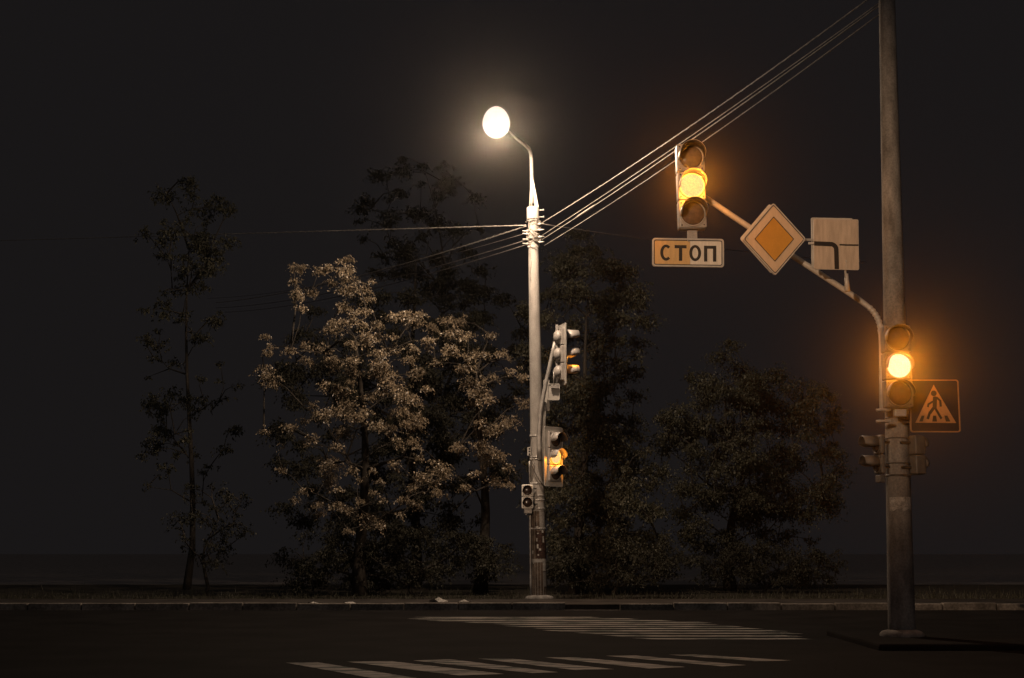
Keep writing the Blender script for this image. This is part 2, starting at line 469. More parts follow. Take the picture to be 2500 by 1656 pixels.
for txt, oy in ((c1, 600), (c2, 1000)):
    for tok in txt.split():
        a, b, r0 = map(float, tok.split(','))
        px, py = (600 + a / 3.381) / K, (oy + b / 3.381) / K
        isB = px > 1005 + 0.10 * (py - 900) and py > 715
        cx, cy = (1090, 950) if isB else (830, 930)
        bul = min(1.0, math.hypot((px - cx) / 260, (py - cy) / 420))
        Y = (33.6 if isB else 31.6) + 2.0 * bul ** 2 + rng.uniform(-.9, .9)
        r = r0 / 3.381 / F * Y * 0.86
        (treeB if isB else treeA).append((at(px, py, Y), r * 1.15, r * 1.3, r * 0.75))


def filler(cl, n, seed, spread=0.9, back=1.6):
    g = random.Random(seed); out = []
    for _ in range(n):
        c, *_r = g.choice(cl)
        out.append((Vector(c) + Vector((g.gauss(0, spread), g.uniform(0.4, back + 1), g.gauss(0, spread))), 0.22, 0.25, 0.15))
    zt = sorted(q[0].z for q in cl)[int(len(cl) * 0.8)]
    return [q for q in out if 1.2 < q[0].z < zt]


structure(quad_mesh('grass', GRASS, M['leaf_green'], None), 'stuff')
tree('broadleaf_tree', (at(835, 1380, 34.2).x, 34.2, 0), treeA + filler(treeA, 10, 3),
     'brightly lit broadleaf tree with a tall upright top, left of the lamp post', seed=5, per=70, size=0.047)
tree('broadleaf_tree', (at(1110, 1380, 35.4).x, 35.4, 0), treeB + filler(treeB, 10, 4),
     'dimmer broadleaf tree with arching boughs, close behind the left side of the lamp post', seed=6, per=70, size=0.047)


def blob(x0, y0, x1, y1, Y, dY, n, seed, rmin=0.12, rmax=0.3):
    """clumps scattered through a crown that spans the given part of the view at distance Y"""
    g = random.Random(seed); out = []
    while len(out) < n:
        u, v, w = g.uniform(-1, 1), g.uniform(-1, 1), g.uniform(-1, 1)
        if u * u + v * v + w * w > 1: continue
        r = g.uniform(rmin, rmax)
        out.append((at((x0 + x1) / 2 + u * (x1 - x0) / 2, (y0 + y1) / 2 + v * (y1 - y0) / 2, Y + w * dY), r * 1.2, r * 1.2, r * 0.75))
    return [q for q in out if q[0].z > 0.3]


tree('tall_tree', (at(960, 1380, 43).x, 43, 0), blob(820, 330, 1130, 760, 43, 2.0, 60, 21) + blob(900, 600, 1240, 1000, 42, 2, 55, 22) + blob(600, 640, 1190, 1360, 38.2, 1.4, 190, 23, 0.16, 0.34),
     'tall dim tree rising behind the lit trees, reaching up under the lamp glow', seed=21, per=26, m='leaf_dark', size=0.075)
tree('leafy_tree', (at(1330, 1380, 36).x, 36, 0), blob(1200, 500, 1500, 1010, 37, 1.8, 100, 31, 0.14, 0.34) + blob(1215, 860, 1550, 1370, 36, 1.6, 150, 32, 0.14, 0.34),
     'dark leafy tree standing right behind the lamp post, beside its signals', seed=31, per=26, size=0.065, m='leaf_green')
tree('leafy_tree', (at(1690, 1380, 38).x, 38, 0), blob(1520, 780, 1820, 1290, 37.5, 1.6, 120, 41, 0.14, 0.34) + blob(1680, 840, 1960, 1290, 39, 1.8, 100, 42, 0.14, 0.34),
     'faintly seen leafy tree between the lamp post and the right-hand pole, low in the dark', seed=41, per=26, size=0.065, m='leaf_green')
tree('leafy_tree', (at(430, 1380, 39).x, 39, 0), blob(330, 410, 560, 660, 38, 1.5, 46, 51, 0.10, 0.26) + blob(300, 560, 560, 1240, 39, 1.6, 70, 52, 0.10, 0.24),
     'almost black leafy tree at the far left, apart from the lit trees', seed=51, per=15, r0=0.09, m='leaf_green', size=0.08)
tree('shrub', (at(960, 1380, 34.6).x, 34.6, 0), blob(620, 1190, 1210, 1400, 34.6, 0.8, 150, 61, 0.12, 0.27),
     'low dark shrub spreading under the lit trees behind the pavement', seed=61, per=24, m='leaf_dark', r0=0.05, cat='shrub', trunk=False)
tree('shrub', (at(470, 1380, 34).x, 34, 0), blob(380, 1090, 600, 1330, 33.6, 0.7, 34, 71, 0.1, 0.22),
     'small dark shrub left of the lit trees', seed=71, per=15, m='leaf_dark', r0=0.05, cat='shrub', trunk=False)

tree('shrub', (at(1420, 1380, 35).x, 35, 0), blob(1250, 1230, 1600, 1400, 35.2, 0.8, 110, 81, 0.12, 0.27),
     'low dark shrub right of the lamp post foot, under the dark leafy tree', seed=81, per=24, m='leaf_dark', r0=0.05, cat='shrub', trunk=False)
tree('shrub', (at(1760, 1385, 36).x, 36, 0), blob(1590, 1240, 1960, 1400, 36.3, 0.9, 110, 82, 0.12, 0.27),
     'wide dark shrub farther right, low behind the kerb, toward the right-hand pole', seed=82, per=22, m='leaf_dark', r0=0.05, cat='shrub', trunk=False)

# ------------------------------------------------------------------ signal heads
def arc_visor(mb, r, L, z, tilt=0.06, n=26, t=0.004, a0=-12, a1=192, y=-0.012, short=0.5):
    """hood: a bent sheet round the top of the lens, longest at the top, its sides cut back"""
    inn, out = [], []
    for k in range(n + 1):
        a = R(a0 + (a1 - a0) * k / n)
        s = math.sin(a)
        ln = L * (1.0 if s > 0.05 else max(short, 1.0 + (s - 0.05) * 1.5))
        dz = -tilt * ln
        for rr, dst in ((r, inn), (r + t, out)):
            dst.append(((rr * math.cos(a), y, z + rr * math.sin(a)), (rr * 0.98 * math.cos(a), y - ln, z + rr * 0.98 * math.sin(a) + dz)))
    bm = mb.bm
    vi = [[bm.verts.new(p) for p in q] for q in inn]; vo = [[bm.verts.new(p) for p in q] for q in out]
    for k in range(n):
        for (quad, sl) in (((vi[k][0], vi[k][1], vi[k + 1][1], vi[k + 1][0]), 1), ((vo[k][0], vo[k + 1][0], vo[k + 1][1], vo[k][1]), 0),
                           ((vi[k][1], vo[k][1], vo[k + 1][1], vi[k + 1][1]), 0), ((vi[k][0], vi[k + 1][0], vo[k + 1][0], vo[k][0]), 0)):
            f = bm.faces.new(quad); f.material_index = sl; f.smooth = True
    for k in (0, n):
        f = bm.faces.new((vi[k][0], vo[k][0], vo[k][1], vi[k][1])); f.material_index = 0


def signal(name, loc, label, cat, n=3, w=0.33, s=0.345, depth=0.2, rz=0.0, lit=None, hot=False, visor=0.24, tilt=0.0, beam=0.0, inside=False, board_mat='white_paint', body='housing', lens='lens_smoke', board=None,
           visor_in='visor_in', energy=0.0, group=None, dome_back=False, ry=0.0, lens_r=0.42):
    """signal head; local origin at the bottom centre of its front, facing -Y"""
    root = thing(name, loc, label, cat, group, rz, ry)
    hb = MB()
    for k in range(n):
        z = s * (k + 0.5)
        hb.box((0, depth / 2, z), (w, depth, s - 0.010), bevel=0.018, seg=3)
        hb.box((0, depth * 0.5, z), (w - 0.06, depth - 0.05, s + 0.004))
        if dome_back:
            hb.lathe([(s * 0.40, depth - 0.01), (s * 0.38, depth + 0.05), (s * 0.28, depth + 0.10), (s * 0.05, depth + 0.12)], axis='Y', n=20, c=(0, 0, z))
        rr = lens_r * min(w, s)
        hb.lathe([(rr * 1.13, -0.001), (rr * 1.13, -0.014), (rr * 1.0, -0.014), (rr * 1.0, -0.001)], axis='Y', n=32, c=(0, 0, z), close=False)
        hb.slot = 1
        for sx in (-1, 1):
            for sz in (-1, 1):
                hb.lathe([(0.010, 0.0), (0.010, -0.006), (0.004, -0.008)], axis='Y', n=8, c=(sx * (w / 2 - 0.035), 0, z + sz * (s / 2 - 0.038)))
        hb.slot = 0
    hb.build('housing', [M[body], M['dark_steel']], root)
    for k in range(n):
        z = s * (k + 0.5)
        rr = lens_r * min(w, s)
        lb = MB()
        lb.lathe([(rr, -0.006), (rr * 0.93, -0.022), (rr * 0.75, -0.036), (rr * 0.45, -0.046), (rr * 0.1, -0.05)], axis='Y', n=32, c=(0, 0, z))
        on = lit == k
        lb.build('lens', M[('amber_hot' if hot else 'amber') if on else lens], root, 'lit amber lens' if on else None)
        vb = MB(); arc_visor(vb, rr * 1.09, visor, z, tilt)
        vb.build('visor', [M[body], M[visor_in]], root)
    if board:
        bw, bh = board
        bb = MB()
        H = n * s
        bb.ring(rrect(bw, bh, 0.03, cz=H / 2), rrect(w - 0.02, H - 0.02, 0.02, cz=H / 2), 0.05, 0.062)
        bb.ring(rrect(bw + .006, bh + .006, 0.03, cz=H / 2), rrect(bw - 0.03, bh - 0.03, 0.02, cz=H / 2), 0.046, 0.066)
        bb.build('backboard', M[board_mat], root)
    if lit is not None and energy:
        ld = bpy.data.lights.new('amber_light', 'POINT'); ld.energy = energy; ld.color = (1.0, 0.32, 0.025); ld.shadow_soft_size = 0.07
        lo = bpy.data.objects.new('amber_light', ld); C.objects.link(lo); lo.parent = root
        lo.location = (0, -visor * 0.95 if inside else -visor - 0.06, s * (lit + 0.5) - (0.03 if inside else 0))
        if beam:        # the lens throws its light forward
            ld = bpy.data.lights.new('amber_beam', 'SPOT'); ld.energy = beam; ld.color = (1.0, 0.31, 0.02); ld.shadow_soft_size = 0.05
            ld.spot_size = R(54); ld.spot_blend = 1.0
            lo = bpy.data.objects.new('amber_beam', ld); C.objects.link(lo); lo.parent = root
            lo.location = (0, -visor - 0.01, s * (lit + 0.5)); lo.rotation_euler = (R(-83), 0, 0)
    return root


# ------------------------------------------------------------------ lamp post
PY = 30.0
base = at(1247, 1395, PY); base.z = 0.1
lamp = thing('street_lamp', base, 'tall tapered concrete post carrying the brightly glowing street lamp', 'street lamp')
L_ = lambda x, y, Y=PY: at(x, y, Y) - base


def pole_x(y):
    return 1247 + (y - 1395) * (15.0 / 895)


def pole_pt(y, Y=PY):
    return L_(pole_x(y), y, Y)


def pole_r(y):
    return 0.108 + (0.158 - 0.108) * (y - 500) / 895


pb = MB()
ys = [1400] + list(range(1380, 505, -20)) + [500]
pb.tube([pole_pt(y) for y in ys], [pole_r(y) for y in ys], n=32)
pb.build('post', M['concrete'], lamp)
cb = MB(); cb.tube([pole_pt(508), pole_pt(506), pole_pt(481), pole_pt(480)], [0.128, 0.134, 0.134, 0.128], n=28)
cb.slot = 1
for yb in (487, 503): cb.tube([pole_pt(yb) + Vector((.12, -.04, 0)), pole_pt(yb) + Vector((.23, -.06, 0))], 0.012, n=8)
cb.tube([pole_pt(487) + Vector((.21, -.06, 0)), pole_pt(487) + Vector((.24, -.06, 0))], 0.022, n=8)
cb.tube([pole_pt(503) + Vector((.21, -.06, 0)), pole_pt(503) + Vector((.24, -.06, 0))], 0.022, n=8)
cb.build('collar', [M['white_paint'], M['steel']], lamp)
bk = MB()
a = L_(1245, 480); b = L_(1236, 480); t0 = L_(1233.5, 418); t1 = L_(1231, 418)
bk.bm.faces.ensure_lookup_table()
vs = [[bk.bm.verts.new(p + Vector((0, dy, 0))) for p in (a, b, t1, t0)] for dy in (-0.045, 0.045)]
for q in ((vs[0][0], vs[0][1], vs[0][2], vs[0][3]), (vs[1][3], vs[1][2], vs[1][1], vs[1][0]), (vs[0][0], vs[0][3], vs[1][3], vs[1][0]),
          (vs[0][1], vs[1][1], vs[1][2], vs[0][2]), (vs[0][0], vs[1][0], vs[1][1], vs[0][1]), (vs[0][3], vs[0][2], vs[1][2], vs[1][3])): bk.bm.faces.new(q)
for xx, xt, rr in ((1224.5, 1228, 0.016), (1229, 1229.5, 0.014)):
    bk.tube([L_(xx, 482) + Vector((0, -.05, 0)), L_(xt, 415) + Vector((0, -.01, 0))], rr, n=8)
bk.build('bracket', M['white_paint'], lamp)
ab = MB()
arm = [L_(1230, 470), L_(1229.5, 430), L_(1228.5, 385), L_(1228, 368), L_(1226.5, 354, 29.9), L_(1222.5, 344, 29.7), L_(1214, 336, 29.4), L_(1196, 322, 28.9), L_(1172, 302, 28.3), L_(1158, 291, 28.0)]
ab.tube(arm, [0.042, 0.042, 0.04, 0.04, 0.04, 0.038, 0.036, 0.034, 0.034, 0.034], n=14)
ab.build('lamp_arm', M['white_paint'], lamp)
LC = L_(1147, 283, 28.0)
hb = MB()
hb.lathe([(0.02, 0.44), (0.11, 0.42), (0.17, 0.33), (0.21, 0.20), (0.24, 0.16), (0.24, 0.14), (0.20, 0.14)], axis='Y', n=24, c=LC + Vector((0.03, 0, 0.04)), scale=(1, 1, 0.8))
hood = hb.build('lamp_housing', M['white_paint'], lamp)
bb = MB()
prof = []
for k in range(15):
    a_ = math.pi * k / 14
    rr = math.sin(a_) * (0.275 + 0.022 * math.cos(a_ - 0.2)); prof.append((max(rr, 0.004), -0.335 * math.cos(a_)))
bb.lathe(prof, axis='Z', n=32, c=LC, scale=(1, 0.62, 1))
bb.build('lamp_glass', M['bowl'], hood)
ll = bpy.data.lights.new('street_light', 'POINT'); ll.energy = 2250; ll.color = (1.0, 0.74, 0.52); ll.shadow_soft_size = 0.12
lo = bpy.data.objects.new('street_light', ll); C.objects.link(lo); lo.parent = lamp; lo.location = LC + Vector((0.0, -0.27, -0.30))

# wire clutter, hooks and straps below the collar
wb = MB(); g = random.Random(8)
for k in range(34):
    y0 = g.uniform(508, 560); a0 = g.uniform(-200, 20); rr = 0.118 + g.uniform(0.0, 0.035)
    pts = []
    y = y0; aa = a0
    for j in range(8):
        pts.append(pole_pt(y) + Vector((rr * math.cos(R(aa)), rr * math.sin(R(aa)), 0)))
        aa += g.uniform(10, 26); y += g.uniform(-5, 6.5); y = min(max(y, 507), 575)
        rr = min(max(rr + g.uniform(-.018, .018), 0.112), 0.165)
    wb.tube(pts, g.uniform(0.007, 0.014), n=6)
wb.tube([pole_pt(y) + Vector((-0.07 - 0.02 * math.sin(y / 9), -0.10, 0)) for y in range(508, 660, 8)], 0.008, n=6)
wb.build('wire_bundle', M['wire'], lamp)
for yh, s in ((520, 1), (537, -1), (534, 1), (543, -1), (550, 1), (556, -1), (562, 1), (566, -1)):
    hk = MB(); p = pole_pt(yh)
    hk.tube([p + Vector((s * 0.09, -0.08, 0)), p + Vector((s * 0.19, -0.10, 0.004)), p + Vector((s * 0.235, -0.10, 0.01))], [0.02, 0.014, 0.008], n=8)
    hk.tube([p + Vector((s * 0.13, -0.09, -0.02)), p + Vector((s * 0.14, -0.09, 0.025))], 0.018, n=8)
    hk.build('cable_hook', M['white_paint'], lamp)
for yb in (545, 556, 572, 1008, 1057, 1062, 1118, 1146, 1156, 1176, 1222):
    sb = MB(); r0 = pole_r(yb) + 0.004
    sb.tube([pole_pt(yb + 1.6), pole_pt(yb + 1.4), pole_pt(yb - 1.4), pole_pt(yb - 1.6)], [r0 - .004, r0 + 0.003, r0 + 0.003, r0 - .004], n=28)
    sb.box(pole_pt(yb) + Vector((-r0 * 0.9, -r0 * 0.55, 0)), (0.05, 0.05, 0.035), bevel=0.006)
    sb.build('strap', M['steel'], lamp)
cd_ = MB()
cd_.tube([pole_pt(y) + Vector((-pole_r(y) - 0.02, -0.05, 0)) for y in (1392, 1350, 1300, 1250, 1200, 1170)], 0.022, n=10)
cd_.tube([pole_pt(y) + Vector((-pole_r(y) - 0.018, -0.05, 0)) for y in (1118, 1090, 1066)], 0.02, n=10)
cd_.build('conduit', M['steel'], lamp)
c3 = MB()
c3.tube([pole_pt(1070) + Vector((-0.06, -.16, 0)), pole_pt(1078) + Vector((-0.10, -.16, 0)), pole_pt(1090) + Vector((-0.07, -.17, 0)), pole_pt(1105) + Vector((0.0, -.175, 0)), pole_pt(1115) + Vector((0.06, -.165, 0)), pole_pt(1124) + Vector((0.12, -.12, 0))], 0.012, n=8)
c3.build('loose_cable', M['wire_dark'], lamp)
# torn bills pasted low on the post: curved sheets that follow the concrete
def bill(y0, y1, a0, a1, m, lift=0.004):
    mb = MB(); n = 8
    col = []
    for k in range(n + 1):
        a = R(a0 + (a1 - a0) * k / n)
        col.append([mb.bm.verts.new(pole_pt(y) + Vector(((pole_r(y) + lift) * math.cos(a), (pole_r(y) + lift) * math.sin(a), 0))) for y in (y0, (y0 + y1) / 2, y1)])
    for k in range(n):
        for j in range(2): mb.bm.faces.new((col[k][j], col[k + 1][j], col[k + 1][j + 1], col[k][j + 1]))
    mb.build('poster', M[m], lamp)


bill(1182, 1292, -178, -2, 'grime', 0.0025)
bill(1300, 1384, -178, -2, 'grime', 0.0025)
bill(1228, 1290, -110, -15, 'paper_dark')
bill(1183, 1226, -80, -20, 'rough_concrete')
bill(1292, 1320, -60, -5, 'paper')
bill(1322, 1356, -55, -5, 'rough_concrete')
for (y0, a0, h, w_) in ((1217, -112, 4, 22), (1232, -100, 3, 12), (1244, -108, 8, 10), (1258, -104, 10, 12), (1268, -88, 5, 16), (1281, -100, 4, 12), (1226, -64, 6, 16), (1240, -58, 14, 14), (1273, -150, 8, 18), (1292, -142, 4, 14), (1300, -140, 3, 10)):
    bill(y0, y0 + h, a0, a0 + w_, 'paper', 0.009)

fb = MB(); fb.lathe([(0.30, -0.06), (0.30, 0.02), (0.26, 0.05), (0.15, 0.075)], n=20, c=(0, 0, 0)); fb.build('footing', M['rough_concrete'], lamp)
# second, slimmer pipe clamped to the right side of the post: the arm that carries the side-facing signals
pipe = thing('signal_bracket', at(1262, 1130, 29.8), 'bent steel pipe on the lamp post holding the upper side-facing signal', 'bracket')
p0 = Vector(pipe.location)
q = MB()
q.tube([at(x, y, Y) - p0 for x, y, Y in ((1247.5, 1064, 29.81), (1246.5, 1035, 29.81), (1246, 1000, 29.80), (1249, 955, 29.79), (1256, 915, 29.78), (1263, 880, 29.78), (1271, 845, 29.78), (1278, 812, 29.78), (1283, 790, 29.78))],
       [0.056, 0.056, 0.046, 0.044, 0.044, 0.043, 0.042, 0.04, 0.038], n=14)
q.build('pipe', M['steel'], pipe)
q = MB(); q.tube([at(x, y, 29.86) - p0 for x, y in ((1258, 1110), (1257, 1060), (1256, 985), (1257, 930))], 0.05, n=14)
q.build('pipe', M['rough_concrete'], pipe)
q = MB()
ca, cb_ = at(1285.5, 752, 29.78) - p0, at(1289, 885, 29.78) - p0
q.box((ca + cb_) / 2 , (0.055, 0.09, (ca - cb_).length), bevel=0.006)
q.box(at(1297, 755, 29.8) - p0, (0.22, 0.03, 0.02), bevel=0.004)
q.box(at(1297, 872, 29.8) - p0, (0.22, 0.03, 0.03), bevel=0.004)
q.build('mounting_rail', M['steel'], pipe)

zb = at(1301, 882, 29.8)
signal('traffic_light', zb + Vector((0.05, 0, 0.0)), 'upper side-facing traffic light on a bent pipe, hoods pointing right', 'traffic light', rz=R(104), w=0.36, s=0.375, depth=0.13,
       visor=0.27, lit=1, energy=26, inside=True, board=(0.52, 1.30), dome_back=True, lens='lens_dark')
zb = at(1284, 1113, 29.75)
signal('traffic_light', zb, 'lower traffic light with pale backboard on the lamp post, turned half toward us', 'traffic light', rz=R(46), w=0.36, s=0.345, depth=0.15,
       visor=0.19, lit=1, energy=26, inside=True, board=(0.56, 1.24), lens='lens_dark')
zb = at(1219.5, 1176, 29.72)
ps = signal('pedestrian_signal', zb, 'small pale pedestrian signal, both lenses dark, left of the lamp post', 'pedestrian signal', n=2, w=0.245, s=0.25, depth=0.12, visor=0.15,
            lens='lens_dark', visor_in='visor_in', lens_r=0.40, body='white_bright')
q = MB(); q.box((0.01, 0.06, -0.055), (0.165, 0.10, 0.09), bevel=0.008); q.lathe([(0.018, -0.13), (0.018, -0.10)], n=10, c=(-0.03, 0.05, 0)); q.build('terminal_box', M['housing'], ps)
q = MB(); q.box((0.15, 0.1, 0.42), (0.08, 0.05, 0.03), bevel=0.004); q.build('bracket', M['dark_steel'], ps)
q = MB(); q.box((0.17, 0.1, 0.10), (0.08, 0.05, 0.03), bevel=0.004); q.build('bracket', M['dark_steel'], ps)
jb = thing('junction_box', at(1223, 1044, 29.78), 'little white box with three dark round holes on the left edge of the lamp post', 'junction box')
q = MB(); q.box((0, 0, 0), (0.075, 0.07, 0.18), bevel=0.008); q.build('casing', M['white_paint'], jb)
q = MB()
for z in (-0.055, 0, 0.055): q.lathe([(0.019, -0.034), (0.019, -0.039), (0.012, -0.039)], axis='Y', n=12, c=(0.008, 0, z))
q.build('socket', M['visor_in'], jb)

# signs on the post seen from behind
sg = thing('road_sign', at(1280, 925, 29.7), 'pale square sign seen from behind, hung below the upper side-facing signal', 'road sign')
o0 = Vector(sg.location)
q = MB(); q.prism(rrect(0.245, 0.34, 0.03, cz=0.17), 0.0, 0.006); q.ring(rrect(0.255, 0.35, 0.03, cz=0.17), rrect(0.225, 0.32, 0.02, cz=0.17), -0.014, 0.012); q.build('plate', M['white_paint'], sg)
q = MB(); q.box((0.02, -0.035, 0.27), (0.16, 0.05, 0.06), bevel=0.006); q.tube([(0.0, -0.03, 0.30), (0.0, -0.03, 0.62)], 0.012, n=8); q.build('bracket', M['steel'], sg)
sg = thing('road_sign', at(1260, 950, 29.95), 'narrow pale sign edge half hidden behind the lamp post and its bent pipe', 'road sign')
q = MB(); q.prism(rrect(0.12, 0.66, 0.03, cz=0.33, cx=0.03), 0, 0.006); q.ring(rrect(0.13, 0.67, 0.03, cz=0.33, cx=0.03), rrect(0.10, 0.64, 0.02, cz=0.33, cx=0.03), -0.012, 0.012); q.build('plate', M['white_paint'], sg)

# ------------------------------------------------------------------ right-hand pole with mast arm, signals and signs
RY = 18.0
rb = at(2079, 1452, RY); rb.z = 0.0
rp = thing('utility_pole', rb, 'thick concrete pole at the right that fades into the dark at its top', 'pole')
Q = lambda x, y, Y=RY: at(x, y, Y) - rb


def rpx(y): return 2056 + (y - 250) * (20.0 / 850)


def rpr(y): return (0.112 + 0.036 * (y - 150) / 850)


q = MB(); ys = [1460] + list(range(1440, -160, -40))
q.tube([Q(rpx(y), y) if i else Vector((0, 0, -0.05)) + Vector((Q(rpx(1452), 1452).x, 0, 0)) for i, y in enumerate(ys)], [rpr(y) for y in ys], n=36)
q.build('post', M['rough_concrete'], rp)
q = MB(); q.lathe([(0.27, 0.02), (0.27, 0.11), (0.24, 0.14), (0.14, 0.17)], n=20, c=(Q(rpx(1452), 1452).x, 0, 0)); q.build('footing', M['rough_concrete'], rp)
for yb in (968, 1014, 1072, 1099, 1100.8):
    q = MB(); r0 = rpr(yb)
    P = lambda d: Q(rpx(yb + d), yb + d)
    q.tube([P(1.6), P(1.3), P(-1.3), P(-1.6)], [r0 - .002, r0 + 0.005, r0 + 0.005, r0 - .002], n=32)
    q.box(P(0) + Vector((r0 * 0.62, -r0 * 0.85, 0)), (0.05, 0.03, 0.022), bevel=0.004)
    q.build('strap', M['dark_steel'], rp)
q = MB(); P = lambda y: Q(rpx(y), y)
n_ = 10; col = []
for k in range(n_ + 1):
    a = R(-150 + 110 * k / n_); rr = rpr(1150) + 0.005
    col.append([q.bm.verts.new(P(y) + Vector((rr * math.cos(a), rr * math.sin(a), 0))) for y in (1150, 1166 + 3 * math.sin(k * 2.1), 1180 + 3 * math.sin(k * 1.3))])
for k in range(n_):
    for j in range(2): q.bm.faces.new((col[k][j], col[k + 1][j], col[k + 1][j + 1], col[k][j + 1]))
q.build('poster', M['paper'], rp)

# mast arm
ma_o = at(2037, 945, 17.78)
ma = thing('mast_arm', ma_o, 'pale slanting tube arm rising from the right-hand pole to the hanging traffic light', 'mast arm')
pts = [(2039, 950), (2038.5, 880), (2038, 800), (2037, 775)]
bend = [(2036, 765), (2034.5, 755), (2032, 745), (2028.5, 736), (2024, 728), (2018.5, 720.5), (2012, 713.5), (2004, 707)]
rest = [(1985, 692.5), (1930, 656), (1840, 597), (1740, 531), (1640, 464), (1612, 446)]
allp = []; rad = []
for p in pts: allp.append((*p, 17.78)); rad.append(0.034)
dense = []
for i in range(len(bend) - 1):
    for j in range(4):
        t = j / 4; dense.append((bend[i][0] * (1 - t) + bend[i + 1][0] * t, bend[i][1] * (1 - t) + bend[i + 1][1] * t))
for i, p in enumerate(dense): allp.append((*p, 17.77)); rad.append(0.034 + (0.005 if i % 4 < 2 else -0.001))
for i, p in enumerate(rest): allp.append((*p, 17.74 - 0.04 * i)); rad.append([0.036, 0.037, 0.037, 0.037, 0.037, 0.037][i])
q = MB(); q.tube([at(*p) - ma_o for p in allp], rad, n=18); q.build('tube', M['white_paint'], ma)
for yb in (948, 974):
    q = MB(); p = at(2042, yb, 17.72) - ma_o
    q.box(p, (0.16, 0.12, 0.03), bevel=0.006); q.tube([p + Vector((-.10, -.03, 0)), p + Vector((-.07, -.03, 0))], 0.014, n=8)
    q.build('clamp', M['steel'], ma)

# hanging traffic light
FY = 17.3
hb0 = at(1602.5, 527, FY); w_ = (at(1636, 430, FY) - at(1572, 430, FY)).x; H_ = (at(1600, 332, FY) - at(1600, 527, FY)).z
tl = signal('traffic_light', hb0, 'traffic light hung on the mast arm, amber lens lit, above the white word plate', 'traffic light', w=w_, s=H_ / 3, depth=0.2, lit=1, visor=0.25, energy=48, inside=True, beam=1000, ry=R(-0.9))
q = MB(); q.box((0.10, 0.24, H_ * 0.46), (0.12, 0.12, 0.10), bevel=0.01); q.build('bracket', M['steel'], tl)

# word plate under it
sp0 = at(1590.5, 617, FY); sw = (at(1673, 585, FY) - at(1508, 585, FY)).x; sh = (at(1590, 552, FY) - at(1590, 617, FY)).z
ss = thing('stop_sign', sp0, 'wide white plate reading СТОП in black, hung under the mast arm traffic light', 'sign', ry=R(0.9))
q = MB(); q.prism(rrect(sw, sh, 0.035, cz=sh / 2), 0.0, 0.012); q.ring(rrect(sw + .004, sh + .004, 0.036, cz=sh / 2), rrect(sw - 0.036, sh - 0.036, 0.026, cz=sh / 2), -0.008, 0.03); q.build('plate', M['white_paint'], ss)
q = MB(); q.prism([(-sw / 2 + .024, .024), (0.025, .024), (0.025, sh - .024), (-sw / 2 + .024, sh - .024)], -0.003, 0.0); q.build('film', M['film_aged'], ss, 'yellowed left film panel')
q = MB(); q.prism([(0.028, .024), (sw / 2 - .024, .024), (sw / 2 - .024, sh - .024), (0.028, sh - .024)], -0.003, 0.0); q.build('film', M['film_white'], ss, 'whiter right film panel')
q = MB(); q.ring(rrect(sw - 0.036, sh - 0.036, 0.026, cz=sh / 2), rrect(sw - 0.058, sh - 0.058, 0.018, cz=sh / 2), -0.006, -0.002); q.build('border', M['film_black'], ss)
q = MB()
lx = lambda px: (px - 487.5) / 650 * sw          # enlargement columns 160..812 -> plate width
lz = lambda pz: (1318 - pz) / 262 * sh
y0, y1 = -0.0065, -0.0025
cx, cz, rx, rz_ = lx(287), lz(1190), lx(338) - lx(236), lz(1115) - lz(1190)
o, i = arcband(cx, cz, rx * .52, rz_ * 1.0, 0.037, 46, 314, 22, 0.034); strip(q, o, i, y0, y1)
q.prism([(lx(365), lz(1118)), (lx(474), lz(1118)), (lx(474), lz(1147)), (lx(365), lz(1147))], y0, y1)
q.prism([(lx(404), lz(1147)), (lx(434), lz(1147)), (lx(434), lz(1264)), (lx(404), lz(1264))], y0, y1)
cx = lx(552)
o, i = arcband(cx, cz, (lx(606) - lx(498)) / 2, rz_ * 1.0, 0.037, 0, 360, 32, 0.034); strip(q, o, i, y0, y1)
q.prism([(lx(632), lz(1120)), (lx(744), lz(1120)), (lx(744), lz(1148)), (lx(632), lz(1148))], y0, y1)
for a, b in ((632, 662), (714, 744)): q.prism([(lx(a), lz(1148)), (lx(b), lz(1148)), (lx(b), lz(1268)), (lx(a), lz(1268))], y0, y1)
q.build('lettering', M['film_black'], ss)
q = MB(); q.box((0.06, 0.06, sh + 0.055), (0.125, 0.05, 0.12), bevel=0.008); q.tube([(0.0, -0.012, sh - .01), (-.005, -.014, sh - .03), (0.006, -.014, sh - .042), (.014, -.012, sh - .028)], 0.005, n=6); q.build('bracket', M['housing'], ss)

# priority-road diamond
dc = at(1789.5, 553, FY); dw = (at(1863, 553, FY) - at(1716, 553, FY)).x / 2; dh = (at(1789, 469, FY) - at(1789, 637, FY)).z / 2
ds = thing('priority_sign', dc, 'diamond road sign, amber centre in a cream frame, strapped to the mast arm', 'road sign')
q = MB(); q.prism(rdiamond(dw, dh, 0.07), 0.0, 0.012); q.ring(rdiamond(dw * 1.003, dh * 1.003, 0.07), rdiamond(dw * .958, dh * .958, 0.06), -0.008, 0.035); q.build('plate', M['white_paint'], ds)
q = MB(); q.prism(rdiamond(dw * .955, dh * .955, 0.06), -0.003, 0.0); q.build('film', M['film_cream'], ds)
q = MB(); q.ring(rdiamond(dw * .957, dh * .957, 0.06), rdiamond(dw * .925, dh * .925, 0.055), -0.006, -0.002)
q.ring(rdiamond(dw * .625, dh * .625, 0.03), rdiamond(dw * .595, dh * .595, 0.025), -0.006, -0.002); q.build('border', M['film_black'], ds)
q = MB(); q.prism(rdiamond(dw * .595, dh * .595, 0.025), -0.005, -0.003); q.build('centre_panel', M['film_yellow'], ds)
q = MB(); q.prism([(x - 0.035, z + 0.02) for x, z in rdiamond(dw * .97, dh * .97, 0.07)], 0.06, 0.072); q.build('back_plate', M['white_paint'], ds)
